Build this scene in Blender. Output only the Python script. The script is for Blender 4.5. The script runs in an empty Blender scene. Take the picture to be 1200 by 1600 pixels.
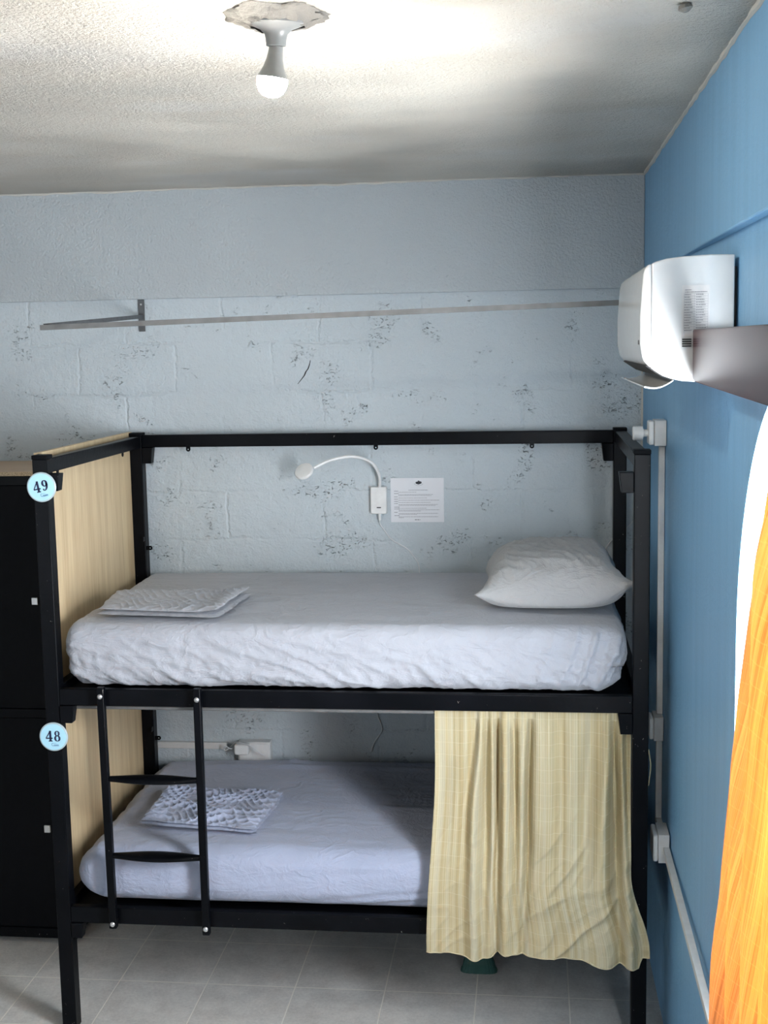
import bpy, bmesh, math, random
from mathutils import Vector, Matrix, noise
random.seed(7)
SC = bpy.context.scene
COL = SC.collection

# ------------------------------------------------------------------ camera, light, exposure
cam = bpy.data.objects.new('camera', bpy.data.cameras.new('camera'))
COL.objects.link(cam)
cr = Vector((0.99330289, 0.11400959, -0.01873989))
cu = Vector((0.0036387, 0.13124622, 0.99134312))
cf = Vector((-0.11548216, 0.98477218, -0.12995241))
M = Matrix((cr, cu, -cf)).transposed().to_4x4()
M.translation = Vector((1.61968923, -4.00069374, 2.3244399))
cam.matrix_world = M
cam.data.sensor_fit = 'VERTICAL'
cam.data.sensor_height = 36.0
cam.data.lens = 2004.388 / 1600 * 36.0
cam.data.clip_start = 0.02
SC.camera = cam

W = bpy.data.worlds.new('world'); SC.world = W; W.use_nodes = True
W.node_tree.nodes['Background'].inputs[0].default_value = (0.97, 0.98, 1.0, 1)
W.node_tree.nodes['Background'].inputs[1].default_value = 4.0

def area(name, loc, target, sx, sy, power, color):
    l = bpy.data.lights.new(name, 'AREA'); l.shape = 'RECTANGLE'; l.size = sx; l.size_y = sy
    l.energy = power; l.color = color
    o = bpy.data.objects.new(name, l); COL.objects.link(o)
    o.location = loc
    o.rotation_euler = (Vector(target) - Vector(loc)).to_track_quat('-Z', 'Y').to_euler()
    return o
area('window_daylight', (2.46, -1.72, 1.5), (1.2, -0.6, 1.3), 1.1, 1.5, 170, (0.88, 0.94, 1.0))
area('street_bounce', (2.9, -1.75, .25), (1.0, -1.0, 2.9), 1.3, .9, 150, (1.0, 0.97, 0.92))
area('rear_fill', (-1.5, -4.6, 1.6), (1.0, 1.0, 1.2), 1.6, 1.9, 24, (0.86, 0.93, 1.0))  # added daylight fill from the unseen rear of the room, no opening built
BULB = 400.0

vs = SC.view_settings
SC.display_settings.display_device = 'sRGB'
vs.view_transform = 'Standard'; vs.look = 'None'; vs.gamma = 1.0; vs.use_curve_mapping = False
vs.exposure = 0.60

# ------------------------------------------------------------------ node helpers
def new_mat(name):
    m = bpy.data.materials.new(name); m.use_nodes = True
    nt = m.node_tree; b = nt.nodes['Principled BSDF']
    return m, nt, b
def nd(nt, t, **kw):
    n = nt.nodes.new(t)
    for k, v in kw.items():
        if k.startswith('i_'):
            key = k[2:]
            key = int(key) if key.isdigit() else key.replace('_', ' ')
            n.inputs[key].default_value = v
        else: setattr(n, k, v)
    return n
def lk(nt, a, b): nt.links.new(a, b)
def coord(nt, scale=(1, 1, 1), kind='Object', rot=(0, 0, 0)):
    tc = nd(nt, 'ShaderNodeTexCoord'); mp = nd(nt, 'ShaderNodeMapping')
    mp.inputs['Scale'].default_value = scale; mp.inputs['Rotation'].default_value = rot
    lk(nt, tc.outputs[kind], mp.inputs[0]); return mp.outputs[0]
def noise_n(nt, vec, scale, detail=4, rough=.5, dist=0.0):
    n = nd(nt, 'ShaderNodeTexNoise'); n.inputs['Scale'].default_value = scale
    n.inputs['Detail'].default_value = detail; n.inputs['Roughness'].default_value = rough
    n.inputs['Distortion'].default_value = dist
    lk(nt, vec, n.inputs['Vector']); return n.outputs['Fac']
def ramp(nt, fac, stops):
    r = nd(nt, 'ShaderNodeValToRGB'); e = r.color_ramp.elements
    while len(e) < len(stops): e.new(.5)
    for i, (p, c) in enumerate(stops):
        e[i].position = p; e[i].color = c if len(c) == 4 else (*c, 1)
    lk(nt, fac, r.inputs[0]); return r.outputs[0]
def mth(nt, op, a, b=None, clamp=False):
    m = nd(nt, 'ShaderNodeMath', operation=op, use_clamp=clamp)
    for i, v in enumerate((a, b)):
        if v is None: continue
        if isinstance(v, (int, float)): m.inputs[i].default_value = v
        else: lk(nt, v, m.inputs[i])
    return m.outputs[0]
def mixc(nt, fac, a, b, blend='MIX'):
    m = nd(nt, 'ShaderNodeMix', data_type='RGBA', blend_type=blend)
    for s, v in ((m.inputs[0], fac), (m.inputs[6], a), (m.inputs[7], b)):
        if isinstance(v, (int, float)): s.default_value = v
        elif isinstance(v, tuple): s.default_value = v if len(v) == 4 else (*v, 1)
        else: lk(nt, v, s)
    return m.outputs[2]
def bump(nt, b, h, dist, strength=1.0, prev=None):
    n = nd(nt, 'ShaderNodeBump'); n.inputs['Distance'].default_value = dist; n.inputs['Strength'].default_value = strength
    lk(nt, h, n.inputs['Height'])
    if prev is not None: lk(nt, prev, n.inputs['Normal'])
    lk(nt, n.outputs[0], b.inputs['Normal']); return n.outputs[0]

def simple(name, col, rough=.5, metal=0.0, var=.06, nscale=30, bmp=0.0, coat=0.0, spec=.5):
    m, nt, b = new_mat(name)
    v = coord(nt); n = noise_n(nt, v, nscale)
    lo = tuple(max(0, c * (1 - var)) for c in col); hi = tuple(min(1, c * (1 + var)) for c in col)
    lk(nt, ramp(nt, n, [(.3, lo), (.7, hi)]), b.inputs['Base Color'])
    b.inputs['Roughness'].default_value = rough; b.inputs['Metallic'].default_value = metal
    b.inputs['Specular IOR Level'].default_value = spec; b.inputs['Coat Weight'].default_value = coat; b.inputs['Coat Roughness'].default_value = .12
    if bmp: bump(nt, b, n, bmp)
    return m

# ------------------------------------------------------------------ materials
def mat_block_wall():
    m, nt, b = new_mat('painted_block_wall')
    tc = nd(nt, 'ShaderNodeTexCoord'); sp = nd(nt, 'ShaderNodeSeparateXYZ'); lk(nt, tc.outputs['Object'], sp.inputs[0])
    cb = nd(nt, 'ShaderNodeCombineXYZ')
    wob = noise_n(nt, tc.outputs['Object'], 6, 3)
    wob = mth(nt, 'ADD', mth(nt, 'MULTIPLY', mth(nt, 'SUBTRACT', wob, .5), .045), mth(nt, 'MULTIPLY', mth(nt, 'SUBTRACT', noise_n(nt, tc.outputs['Object'], 60, 4), .5), .018))
    lk(nt, mth(nt, 'ADD', mth(nt, 'ADD', sp.outputs[0], .02 + 8.0), wob), cb.inputs[0])
    lk(nt, mth(nt, 'ADD', mth(nt, 'SUBTRACT', sp.outputs[2], .14 - 2.0), wob), cb.inputs[1])
    br = nd(nt, 'ShaderNodeTexBrick'); lk(nt, cb.outputs[0], br.inputs['Vector'])
    for k, v in (('Scale', 1.0), ('Mortar Size', .010), ('Mortar Smooth', 1.0), ('Brick Width', .4), ('Row Height', .2), ('Bias', 0)):
        br.inputs[k].default_value = v
    br.offset = .5
    patch = ramp(nt, noise_n(nt, tc.outputs['Object'], 3.1, 3), [(.42, (.10,) * 3), (.60, (1,) * 3)])
    joint = mth(nt, 'MULTIPLY', br.outputs['Fac'], patch)
    fine = noise_n(nt, tc.outputs['Object'], 120, 5, .65)
    mid = noise_n(nt, tc.outputs['Object'], 28, 4, .6)
    h = mth(nt, 'ADD', mth(nt, 'MULTIPLY', fine, .30), mth(nt, 'MULTIPLY', mid, .7))
    h = mth(nt, 'SUBTRACT', h, mth(nt, 'MULTIPLY', joint, .26))
    # pits where the paint did not fill the block: clustered
    pn = noise_n(nt, coord(nt, (70, 70, 125)), 1.0, 3, .6, 1.0)
    cl = noise_n(nt, tc.outputs['Object'], 5.5, 3, .55)
    pit = mth(nt, 'MULTIPLY', ramp(nt, pn, [(.60, (0,) * 3), (.645, (1,) * 3)]), ramp(nt, cl, [(.56, (0,) * 3), (.64, (1,) * 3)]))
    h = mth(nt, 'SUBTRACT', h, mth(nt, 'MULTIPLY', pit, 1.6))
    tone = ramp(nt, noise_n(nt, tc.outputs['Object'], 1.6, 4), [(.3, (.505, .565, .60)), (.7, (.56, .625, .665))])
    col = mixc(nt, mth(nt, 'MULTIPLY', pit, .8), tone, (.10, .11, .12))
    lk(nt, col, b.inputs['Base Color'])
    b.inputs['Roughness'].default_value = .55
    bump(nt, b, h, .012, .9)
    return m
def mat_rough_paint(name, lo, hi, sc=90, dist=.006, rough=.55, streak=False):
    m, nt, b = new_mat(name)
    v = coord(nt)
    if streak:
        tone = ramp(nt, noise_n(nt, coord(nt, (1, 9, .6)), 2.0, 4), [(.3, lo), (.7, hi)])
    else: tone = ramp(nt, noise_n(nt, v, 1.8, 4), [(.3, lo), (.7, hi)])
    lk(nt, tone, b.inputs['Base Color'])
    h = mth(nt, 'ADD', noise_n(nt, v, sc, 5, .6), mth(nt, 'MULTIPLY', noise_n(nt, v, sc * .2, 3), .7))
    bump(nt, b, h, dist, .8); b.inputs['Roughness'].default_value = rough
    return m
def mat_ceiling():
    m, nt, b = new_mat('stippled_plaster_ceiling')
    v = coord(nt)
    tone = ramp(nt, noise_n(nt, coord(nt, (1, 1.6, 1)), 1.3, 3), [(.30, (.64, .62, .56)), (.5, (.72, .685, .61)), (.72, (.79, .78, .74))])
    big = ramp(nt, noise_n(nt, v, 1.1, 2), [(.42, (.35,) * 3), (.6, (1,) * 3)])
    st = mth(nt, 'ADD', noise_n(nt, coord(nt, (1, 1.5, 1)), 48, 5, .7), mth(nt, 'MULTIPLY', noise_n(nt, v, 150, 3, .6), .4))
    lk(nt, tone, b.inputs['Base Color']); b.inputs['Roughness'].default_value = .7
    bump(nt, b, mth(nt, 'MULTIPLY', st, big), .035, 1.0)
    return m
def mat_floor():
    m, nt, b = new_mat('ceramic_floor_tile')
    tc = nd(nt, 'ShaderNodeTexCoord'); mp = nd(nt, 'ShaderNodeMapping'); lk(nt, tc.outputs['Object'], mp.inputs[0])
    mp.inputs['Location'].default_value = (-.09 + 6.6, -.35 + 6.6, 0)
    br = nd(nt, 'ShaderNodeTexBrick'); lk(nt, mp.outputs[0], br.inputs['Vector']); br.offset = 0
    for k, v in (('Scale', 1.0), ('Mortar Size', .0028), ('Mortar Smooth', .3), ('Brick Width', .33), ('Row Height', .33)):
        br.inputs[k].default_value = v
    n = noise_n(nt, tc.outputs['Object'], 9, 6, .7); n2 = noise_n(nt, tc.outputs['Object'], 90, 4, .7)
    c = ramp(nt, mth(nt, 'ADD', mth(nt, 'MULTIPLY', n, .6), mth(nt, 'MULTIPLY', n2, .4)), [(.36, (.52, .505, .48)), (.62, (.74, .725, .69))])
    lk(nt, mixc(nt, br.outputs['Fac'], c, (.86, .83, .76)), b.inputs['Base Color'])
    b.inputs['Roughness'].default_value = .42
    bump(nt, b, mth(nt, 'SUBTRACT', 1.0, br.outputs['Fac']), .0012, .6)
    return m
def mat_black_paint():
    m, nt, b = new_mat('chipped_black_paint')
    v = coord(nt)
    sp = ramp(nt, noise_n(nt, coord(nt, (95, 95, 60)), 1.0, 3, .6, 1.0), [(.725, (0,) * 3), (.74, (1,) * 3)])
    base = ramp(nt, noise_n(nt, v, 7, 4), [(.3, (.002, .0025, .0035)), (.7, (.0045, .005, .007))])
    lk(nt, mixc(nt, mth(nt, 'MULTIPLY', sp, .55), base, (.5, .48, .44)), b.inputs['Base Color'])
    b.inputs['Roughness'].default_value = .33; b.inputs['Specular IOR Level'].default_value = .09
    bump(nt, b, noise_n(nt, v, 60, 4), .001, .5)
    return m
def mat_wood(name, lo, hi, axis=(26, 26, 1.4)):
    m, nt, b = new_mat(name)
    n = noise_n(nt, coord(nt, axis), 1.0, 5, .6, .6); n2 = noise_n(nt, coord(nt, tuple(a * 5 for a in axis)), 1.0, 4, .6)
    f = mth(nt, 'ADD', mth(nt, 'MULTIPLY', n, .65), mth(nt, 'MULTIPLY', n2, .35))
    lk(nt, ramp(nt, f, [(.36, lo), (.64, hi)]), b.inputs['Base Color']); b.inputs['Roughness'].default_value = .5
    return m
def mat_sheet(name, lo, hi):
    m, nt, b = new_mat(name)
    v = coord(nt)
    lk(nt, ramp(nt, noise_n(nt, v, 5, 4), [(.3, lo), (.7, hi)]), b.inputs['Base Color'])
    b.inputs['Roughness'].default_value = .85
    b.inputs['Sheen Weight'].default_value = .25
    cr_ = noise_n(nt, coord(nt, (9, 9, 16), rot=(0, .6, 0)), 1.0, 5, .55, .8)
    cr_ = mth(nt, 'POWER', mth(nt, 'SUBTRACT', 1.0, mth(nt, 'MULTIPLY', mth(nt, 'ABSOLUTE', mth(nt, 'SUBTRACT', cr_, .5)), 5.0), clamp=True), 2.0)
    h = mth(nt, 'ADD', mth(nt, 'MULTIPLY', noise_n(nt, v, 26, 5, .6, 1.2), .8), mth(nt, 'MULTIPLY', noise_n(nt, v, 600, 2), .05))
    h = mth(nt, 'ADD', h, mth(nt, 'MULTIPLY', cr_, .45))
    bump(nt, b, h, .0075, .6)
    return m
def mat_curtain(name, base, dark, pale, trans):
    m, nt, b = new_mat(name)
    tc = nd(nt, 'ShaderNodeTexCoord'); sp = nd(nt, 'ShaderNodeSeparateXYZ'); lk(nt, tc.outputs['UV'], sp.inputs[0])
    def bands(scale, seed):
        cb = nd(nt, 'ShaderNodeCombineXYZ'); lk(nt, mth(nt, 'MULTIPLY', sp.outputs[0], scale), cb.inputs[0]); cb.inputs[1].default_value = seed
        lk(nt, mth(nt, 'MULTIPLY', sp.outputs[1], .6), cb.inputs[2])
        return noise_n(nt, cb.outputs[0], 1.0, 2, .6)
    c = ramp(nt, bands(34, 3.3), [(.34, dark), (.46, base), (.64, pale)])
    thin = ramp(nt, bands(330, 9.1), [(.48, (0,) * 3), (.58, (1,) * 3)])
    c = mixc(nt, mth(nt, 'MULTIPLY', thin, .40), c, tuple(x * .66 for x in dark))
    # cross weave lines every 4 cm, broken
    wv = mth(nt, 'ADD', sp.outputs[1], mth(nt, 'MULTIPLY', mth(nt, 'SUBTRACT', bands(9, 1.7), .5), .012))
    fr = mth(nt, 'FRACT', mth(nt, 'MULTIPLY', wv, 24))
    ln = mth(nt, 'LESS_THAN', fr, .065)
    c = mixc(nt, mth(nt, 'MULTIPLY', ln, .26), c, tuple(min(1, x * 1.12) for x in pale))
    lk(nt, c, b.inputs['Base Color']); b.inputs['Roughness'].default_value = .9
    v = coord(nt)
    h = mth(nt, 'ADD', noise_n(nt, v, 30, 5, .6, .8), mth(nt, 'MULTIPLY', thin, -.25))
    h = mth(nt, 'ADD', h, mth(nt, 'MULTIPLY', ln, .25))
    nm = bump(nt, b, h, .004, .6)
    tr = nd(nt, 'ShaderNodeBsdfTranslucent'); lk(nt, c if trans is None else mixc(nt, 1.0, c, trans, 'MULTIPLY'), tr.inputs[0])
    mx = nd(nt, 'ShaderNodeMixShader'); mx.inputs[0].default_value = .22 if trans is None else .34
    lk(nt, b.outputs[0], mx.inputs[1]); lk(nt, tr.outputs[0], mx.inputs[2])
    lk(nt, mx.outputs[0], nt.nodes['Material Output'].inputs[0])
    return m
def mat_glow(name, col, s):
    m, nt, b = new_mat(name)
    b.inputs['Emission Color'].default_value = (*col, 1); b.inputs['Emission Strength'].default_value = s
    lk(nt, ramp(nt, noise_n(nt, coord(nt), 40), [(0, (.8, .8, .8)), (1, (.9, .9, .9))]), b.inputs['Base Color'])
    return m

BLOCK = mat_block_wall()
GREYP = mat_rough_paint('grey_blue_beam_paint', (.475, .525, .555), (.52, .57, .60), 95, .010)
BLUE = mat_rough_paint('blue_wall_paint', (.19, .41, .65), (.215, .45, .70), 60, .003, .5, True)
CEIL = mat_ceiling(); FLOOR = mat_floor()
OFFW = mat_rough_paint('off_white_room_paint', (.6, .62, .63), (.66, .68, .68))
PLAST = mat_rough_paint('bare_plaster_lip', (.50, .49, .45), (.62, .61, .57), 60, .004)
BLACK = mat_black_paint()
LOCK = simple('matt_black_cabinet_board', (.0022, .0026, .0042), .6, 0, .2, 50, .0004, spec=.12)
WOOD = mat_wood('light_oak_laminate', (.60, .44, .25), (.78, .62, .39))
WOODTOP = mat_wood('light_oak_laminate_top', (.50, .35, .22), (.62, .46, .31), (1.4, 26, 26))
CHIP = simple('raw_chipboard_edge', (.50, .39, .26), .9, 0, .5, 260, .001)
SHEET = mat_sheet('grey_cotton_sheet', (.365, .378, .420), (.400, .415, .460))
SHEETL = mat_sheet('blue_grey_cotton_sheet', (.34, .38, .50), (.38, .42, .55))
PILLOW = mat_sheet('grey_cotton_pillowcase', (.335, .335, .335), (.375, .372, .37))
CURT = mat_curtain('cream_striped_cotton', (.66, .565, .345), (.56, .45, .25), (.70, .64, .46), None)
WCURT = mat_curtain('backlit_striped_cotton', (.66, .52, .30), (.50, .35, .17), (.72, .60, .40), (1.0, .60, .20))  # same striped cloth, its backlit orange put into the colour
WHITEP = simple('white_plastic', (.78, .78, .77), .32)
GREYPL = simple('greyed_white_plastic', (.66, .66, .65), .4)
ACW = simple('gloss_white_plastic', (.66, .67, .67), .22, coat=.3, var=.02)
DARKPL = simple('dark_slot', (.012, .012, .014), .7)
LABELM = simple('pale_paper_label', (.66, .64, .63), .6)
INK = simple('grey_print', (.13, .13, .15), .8)
PAPER = simple('white_laminated_paper', (.74, .755, .79), .3, var=.01)
DISC = simple('pale_blue_enamel', (.45, .77, .92), .35, var=.03)
RIM = simple('clear_grey_acrylic_rim', (.45, .55, .60), .2)
NAVY = simple('navy_ink', (.012, .016, .07), .5)
LOGO = simple('soft_blue_ink', (.12, .27, .48), .6)
STEEL = simple('bright_steel', (.60, .60, .60), .3, .8)
ROD = simple('dull_aluminium', (.17, .17, .168), .55, .25, .18, 25)
RODD = simple('grey_painted_steel', (.10, .105, .11), .5, .2, .2, 40)
MAROON = simple('glossy_dark_brown_wood', (.060, .022, .024), .27, 0, .25, 20, spec=.14)
LAMPW = simple('backlit_grey_porcelain', (.27, .28, .275), .35)  # porcelain with its backlit grey put into the colour
MORTAR = mat_rough_paint('crumbled_grey_mortar', (.09, .087, .08), (.24, .23, .21), 45, .01, .8)
GLOW = mat_glow('lit_bulb_dome', (1.0, .93, .82), BULB)
GREEN = simple('dark_green_plastic', (.014, .070, .058), .5)
CORD = simple('white_cord', (.70, .71, .72), .45)

# ------------------------------------------------------------------ geometry helpers
class MB:
    def __init__(s): s.v = []; s.f = []; s.uv = None
    def box(s, x0, x1, y0, y1, z0, z1, taper=None):
        n = len(s.v)
        for z in (z0, z1):
            for (x, y) in ((x0, y0), (x1, y0), (x1, y1), (x0, y1)):
                if taper and z == z0:
                    cx, cy = (x0 + x1) / 2, (y0 + y1) / 2
                    x = taper[2] + (x - taper[2]) * taper[0]; y = cy + (y - cy) * taper[1]
                s.v.append((x, y, z))
        s.f += [tuple(n + i for i in q) for q in ((3, 2, 1, 0), (4, 5, 6, 7), (0, 1, 5, 4), (1, 2, 6, 5), (2, 3, 7, 6), (3, 0, 4, 7))]
        return s
    def quad(s, o, u, v, u0, v0, u1, v1):
        n = len(s.v); o, u, v = Vector(o), Vector(u), Vector(v)
        for a, b in ((u0, v0), (u1, v0), (u1, v1), (u0, v1)): s.v.append(tuple(o + u * a + v * b))
        s.f.append((n, n + 1, n + 2, n + 3)); return s
    def tube(s, pts, r, seg=12, cap=True, flat=None):
        pts = [Vector(p) for p in pts]; n0 = len(s.v); N = len(pts)
        rr = r if isinstance(r, (list, tuple)) else [r] * N
        prev = None
        for i, p in enumerate(pts):
            t = (pts[min(i + 1, N - 1)] - pts[max(i - 1, 0)]).normalized()
            if prev is None:
                a = Vector((0, 0, 1)) if abs(t.z) < .9 else Vector((1, 0, 0))
                u = t.cross(a).normalized()
            else: u = (prev - t * prev.dot(t)).normalized()
            prev = u; w = t.cross(u)
            for k in range(seg):
                an = 2 * math.pi * (k + (.5 if seg == 4 else 0)) / seg
                s.v.append(tuple(p + u * math.cos(an) * rr[i] + w * math.sin(an) * rr[i]))
        for i in range(N - 1):
            for k in range(seg):
                a = n0 + i * seg + k; b = n0 + i * seg + (k + 1) % seg
                s.f.append((a, b, b + seg, a + seg))
        if cap:
            s.f.append(tuple(n0 + k for k in range(seg))[::-1]); s.f.append(tuple(n0 + (N - 1) * seg + k for k in range(seg)))
        return s
    def prism(s, prof, y0, y1, ax='y'):
        n = len(s.v); k = len(prof)
        for y in (y0, y1):
            for a, b in prof:
                s.v.append((a, y, b) if ax == 'y' else ((y, a, b) if ax == 'x' else (a, b, y)))
        for i in range(k):
            j = (i + 1) % k; s.f.append((n + i, n + j, n + k + j, n + k + i))
        s.f.append(tuple(range(n, n + k))[::-1]); s.f.append(tuple(range(n + k, n + 2 * k)))
        return s
    def lathe(s, prof, c, axis=(0, 0, 1), seg=32):
        n0 = len(s.v); ax = Vector(axis).normalized(); q = Vector((0, 0, 1)).rotation_difference(ax); c = Vector(c)
        for r, h in prof:
            for k in range(seg):
                a = 2 * math.pi * k / seg
                s.v.append(tuple(c + q @ Vector((r * math.cos(a), r * math.sin(a), h))))
        for i in range(len(prof) - 1):
            for k in range(seg):
                a = n0 + i * seg + k; b = n0 + i * seg + (k + 1) % seg
                s.f.append((a, b, b + seg, a + seg))
        s.f.append(tuple(n0 + k for k in range(seg))[::-1]); s.f.append(tuple(n0 + (len(prof) - 1) * seg + k for k in range(seg)))
        return s
    def grid(s, fn, nu, nv, uvfn=None):
        n0 = len(s.v)
        for j in range(nv + 1):
            for i in range(nu + 1): s.v.append(tuple(fn(i / nu, j / nv)))
        for j in range(nv):
            for i in range(nu):
                a = n0 + j * (nu + 1) + i; s.f.append((a, a + 1, a + nu + 2, a + nu + 1))
        if uvfn:
            if s.uv is None: s.uv = {}
            for j in range(nv + 1):
                for i in range(nu + 1): s.uv[n0 + j * (nu + 1) + i] = uvfn(i / nu, j / nv)
        return s
    def build(s, name, mat, parent=None, bevel=0, smooth=True, angle=35, segs=2, solid=0):
        me = bpy.data.meshes.new(name)
        off = root_loc(parent) if parent else Vector((0, 0, 0))
        me.from_pydata([tuple(Vector(p) - off) for p in s.v], [], s.f); me.update()
        bm = bmesh.new(); bm.from_mesh(me); bmesh.ops.remove_doubles(bm, verts=bm.verts, dist=1e-6) if not s.uv else None
        bmesh.ops.recalc_face_normals(bm, faces=bm.faces) if not s.uv else None
        bm.to_mesh(me); bm.free()
        if s.uv:
            ul = me.uv_layers.new(name='UVMap')
            for l in me.loops: ul.data[l.index].uv = s.uv[l.vertex_index]
        me.materials.append(mat)
        if smooth:
            for p in me.polygons: p.use_smooth = True
            me.set_sharp_from_angle(angle=math.radians(angle))
        o = bpy.data.objects.new(name, me); COL.objects.link(o)
        if parent: o.parent = parent
        if bevel:
            b = o.modifiers.new('bevel', 'BEVEL'); b.width = bevel; b.segments = segs; b.limit_method = 'ANGLE'; b.angle_limit = math.radians(40)
        if solid:
            b = o.modifiers.new('thick', 'SOLIDIFY'); b.thickness = solid; b.offset = 0
        return o
def root_loc(p):
    v = Vector((0, 0, 0))
    while p: v += p.location; p = p.parent
    return v
def thing(name, label, cat, loc, group=None):
    o = bpy.data.objects.new(name, None); o.empty_display_size = .05; COL.objects.link(o); o.location = loc
    o['label'] = label; o['category'] = cat
    if group: o['group'] = group
    return o
def tag(o, label, cat, group=None):
    o['label'] = label; o['category'] = cat
    if group: o['group'] = group
    return o
def struct(o): o['kind'] = 'structure'; return o
def N3(x, y=0, z=0): return noise.noise(Vector((x, y, z)))
def interp(tab, x):
    if x <= tab[0][0]: return tab[0][1]
    for (a, b), (c, d) in zip(tab, tab[1:]):
        if x <= c: return b + (d - b) * (x - a) / (c - a)
    return tab[-1][1]
def sstep(a, b, x):
    t = max(0, min(1, (x - a) / (b - a))); return t * t * (3 - 2 * t)

# ------------------------------------------------------------------ the room
XL, XR, YB, YN, ZC = -2.6, 2.046, 1.0934, -5.3, 2.9464
struct(MB().box(XL - .15, XR + .15, YN - .15, YB + .15, -.12, 0).build('floor', FLOOR, smooth=False))
struct(MB().box(XL - .15, XR + .15, YN - .15, YB + .15, ZC, ZC + .12).build('ceiling', CEIL, smooth=False))
struct(MB().box(XL - .15, XR + .15, YB, YB + .15, 0, ZC).build('wall_back', BLOCK, smooth=False))
struct(MB().box(XL - .15, XL, YN, YB, 0, ZC).build('wall_left', OFFW, smooth=False))
struct(MB().box(XL - .15, XR + .15, YN - .15, YN, 0, ZC).build('wall_near', OFFW, smooth=False))
# concrete ring beams, slightly proud of the walls
struct(MB().box(XL, XR, YB - .0284, YB, 2.5202, ZC).build('trim_1', GREYP, smooth=False, bevel=.004))
def rw(y): return XR + .026 * max(0, min(1, (YB - y) / 2.3))     # the block wall runs a little out of line under its beam
struct(MB().box(XR, XR + .15, YN, YB, 2.5564, ZC).build('trim_2', BLUE, smooth=False, bevel=.004))
# right wall with its arched window
def right_wall():
    bm = bmesh.new()
    def loop(pts):
        vs_ = [bm.verts.new((XR, y, z)) for y, z in pts]
        return [bm.edges.new((vs_[i], vs_[(i + 1) % len(vs_)])) for i in range(len(vs_))]
    y1, y0, sill, spr, r = -1.114, -2.314, .85, 1.655, .6
    cy = (y0 + y1) / 2
    arch = [(y1, sill), (y1, spr)] + [(cy + r * math.cos(a), spr + r * math.sin(a)) for a in [math.pi * k / 48 for k in range(1, 48)]] + [(y0, spr), (y0, sill)]
    es = loop([(YN, 0), (y1 + .05, 0), (YB, 0), (YB, 2.556), (y1 + .05, 2.556), (YN, 2.556)]) + loop(arch)
    bmesh.ops.triangle_fill(bm, edges=es, use_beauty=True)
    fs = list(bm.faces)
    ret = bmesh.ops.extrude_face_region(bm, geom=fs)
    bmesh.ops.translate(bm, vec=(.16, 0, 0), verts=[g for g in ret['geom'] if isinstance(g, bmesh.types.BMVert)])
    for v in bm.verts: v.co.x += rw(v.co.y) - XR
    bmesh.ops.recalc_face_normals(bm, faces=bm.faces)
    me = bpy.data.meshes.new('wall_right'); bm.to_mesh(me); bm.free(); me.materials.append(BLUE)
    o = bpy.data.objects.new('wall_right', me); COL.objects.link(o); return struct(o)
right_wall()
# window frame of white painted metal set in the arch
wf = MB()
for y in (-1.141, -1.714, -2.286): wf.box(2.13, 2.16, y - .015, y + .015, .85, 1.66 + (.6 if abs(y + 1.714) < .1 else .1))
wf.box(2.13, 2.16, -2.314, -1.114, .85, .88)
wf.tube([(2.145, -1.714 + .59 * math.cos(a), 1.66 + .59 * math.sin(a)) for a in [math.pi * k / 40 for k in range(41)]], .015, 8)
struct(wf.build('window_1', WHITEP))
# rough plaster lips where the ceiling meets the walls
def lip(name, p0, p1, r, seed):
    m = MB(); n = 260; pts = []; rs = []
    for i in range(n + 1):
        t = i / n; p = Vector(p0).lerp(Vector(p1), t)
        a = N3(t * 70, seed) * .005 + N3(t * 14, seed + 9) * .006
        p.z += a; pts.append(p); rs.append(r * (1 + .5 * N3(t * 110, seed + 3)))
    struct(m.tube(pts, rs, 8).build(name, PLAST))
lip('trim_3', (XL, YB - .029, ZC), (XR, YB - .029, ZC), .005, 1.3)
lip('trim_4', (XR - .001, YB, ZC), (XR - .001, YN, ZC), .008, 5.7)
struct(MB().tube([(XR - .001, YB - .006, z / 20) for z in range(0, 51)], [.006 + .002 * N3(z * .7, 4) for z in range(51)], 8).build('trim_5', PLAST))

# crack in the block wall, thin and dark: a piece of the wall
ck = MB(); pts = [(.738, 2.265), (.7335, 2.247), (.728, 2.232), (.718, 2.219), (.712, 2.205), (.700, 2.190), (.684, 2.171)]
for i in range(len(pts) - 1):
    (a, b), (c, d) = pts[i], pts[i + 1]; w0 = .0012 + .0015 * math.sin(math.pi * i / 6); w1 = .0012 + .0015 * math.sin(math.pi * (i + 1) / 6)
    n = len(ck.v); ck.v += [(a - w0, YB - .0012, b), (a + w0, YB - .0012, b), (c + w1, YB - .0012, d), (c - w1, YB - .0012, d)]; ck.f.append((n, n + 1, n + 2, n + 3))
ck.build('crack', DARKPL, bpy.data.objects['wall_back'])

# ------------------------------------------------------------------ bunk bed
L, P, D, HT = 1.98, .05, 1.0714, 1.985
ZU, ZUb, ZL, ZLb = 1.2068, 1.150, .4456, .3887
bed = thing('bunk_bed', 'black metal bunk bed frame with pale wood side panel and short ladder', 'bunk bed', (L / 2, D / 2, 0))
for (x, y) in ((0, 0), (L - P, 0), (0, D - P), (L - P, D - P)):
    po = MB().box(x, x + P, y, y + P, 0, HT - .012).build('post', BLACK, bed, bevel=.003)
    MB().box(x - .0012, x + P + .0012, y - .0012, y + P + .0012, HT - .013, HT + .001).build('cap', LOCK, po, bevel=.002)
MB().box(P, L - P, D - .042, D - .012, HT - .058, HT - .008).build('top_rail', BLACK, bed, bevel=.003)
MB().box(.012, .046, P, D - P, HT - .060, HT - .012).build('top_rail', BLACK, bed, bevel=.003)
MB().box(L - .046, L - .002, P, D - P, HT - .056, HT - .010).build('top_rail', BLACK, bed, bevel=.003)
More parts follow.
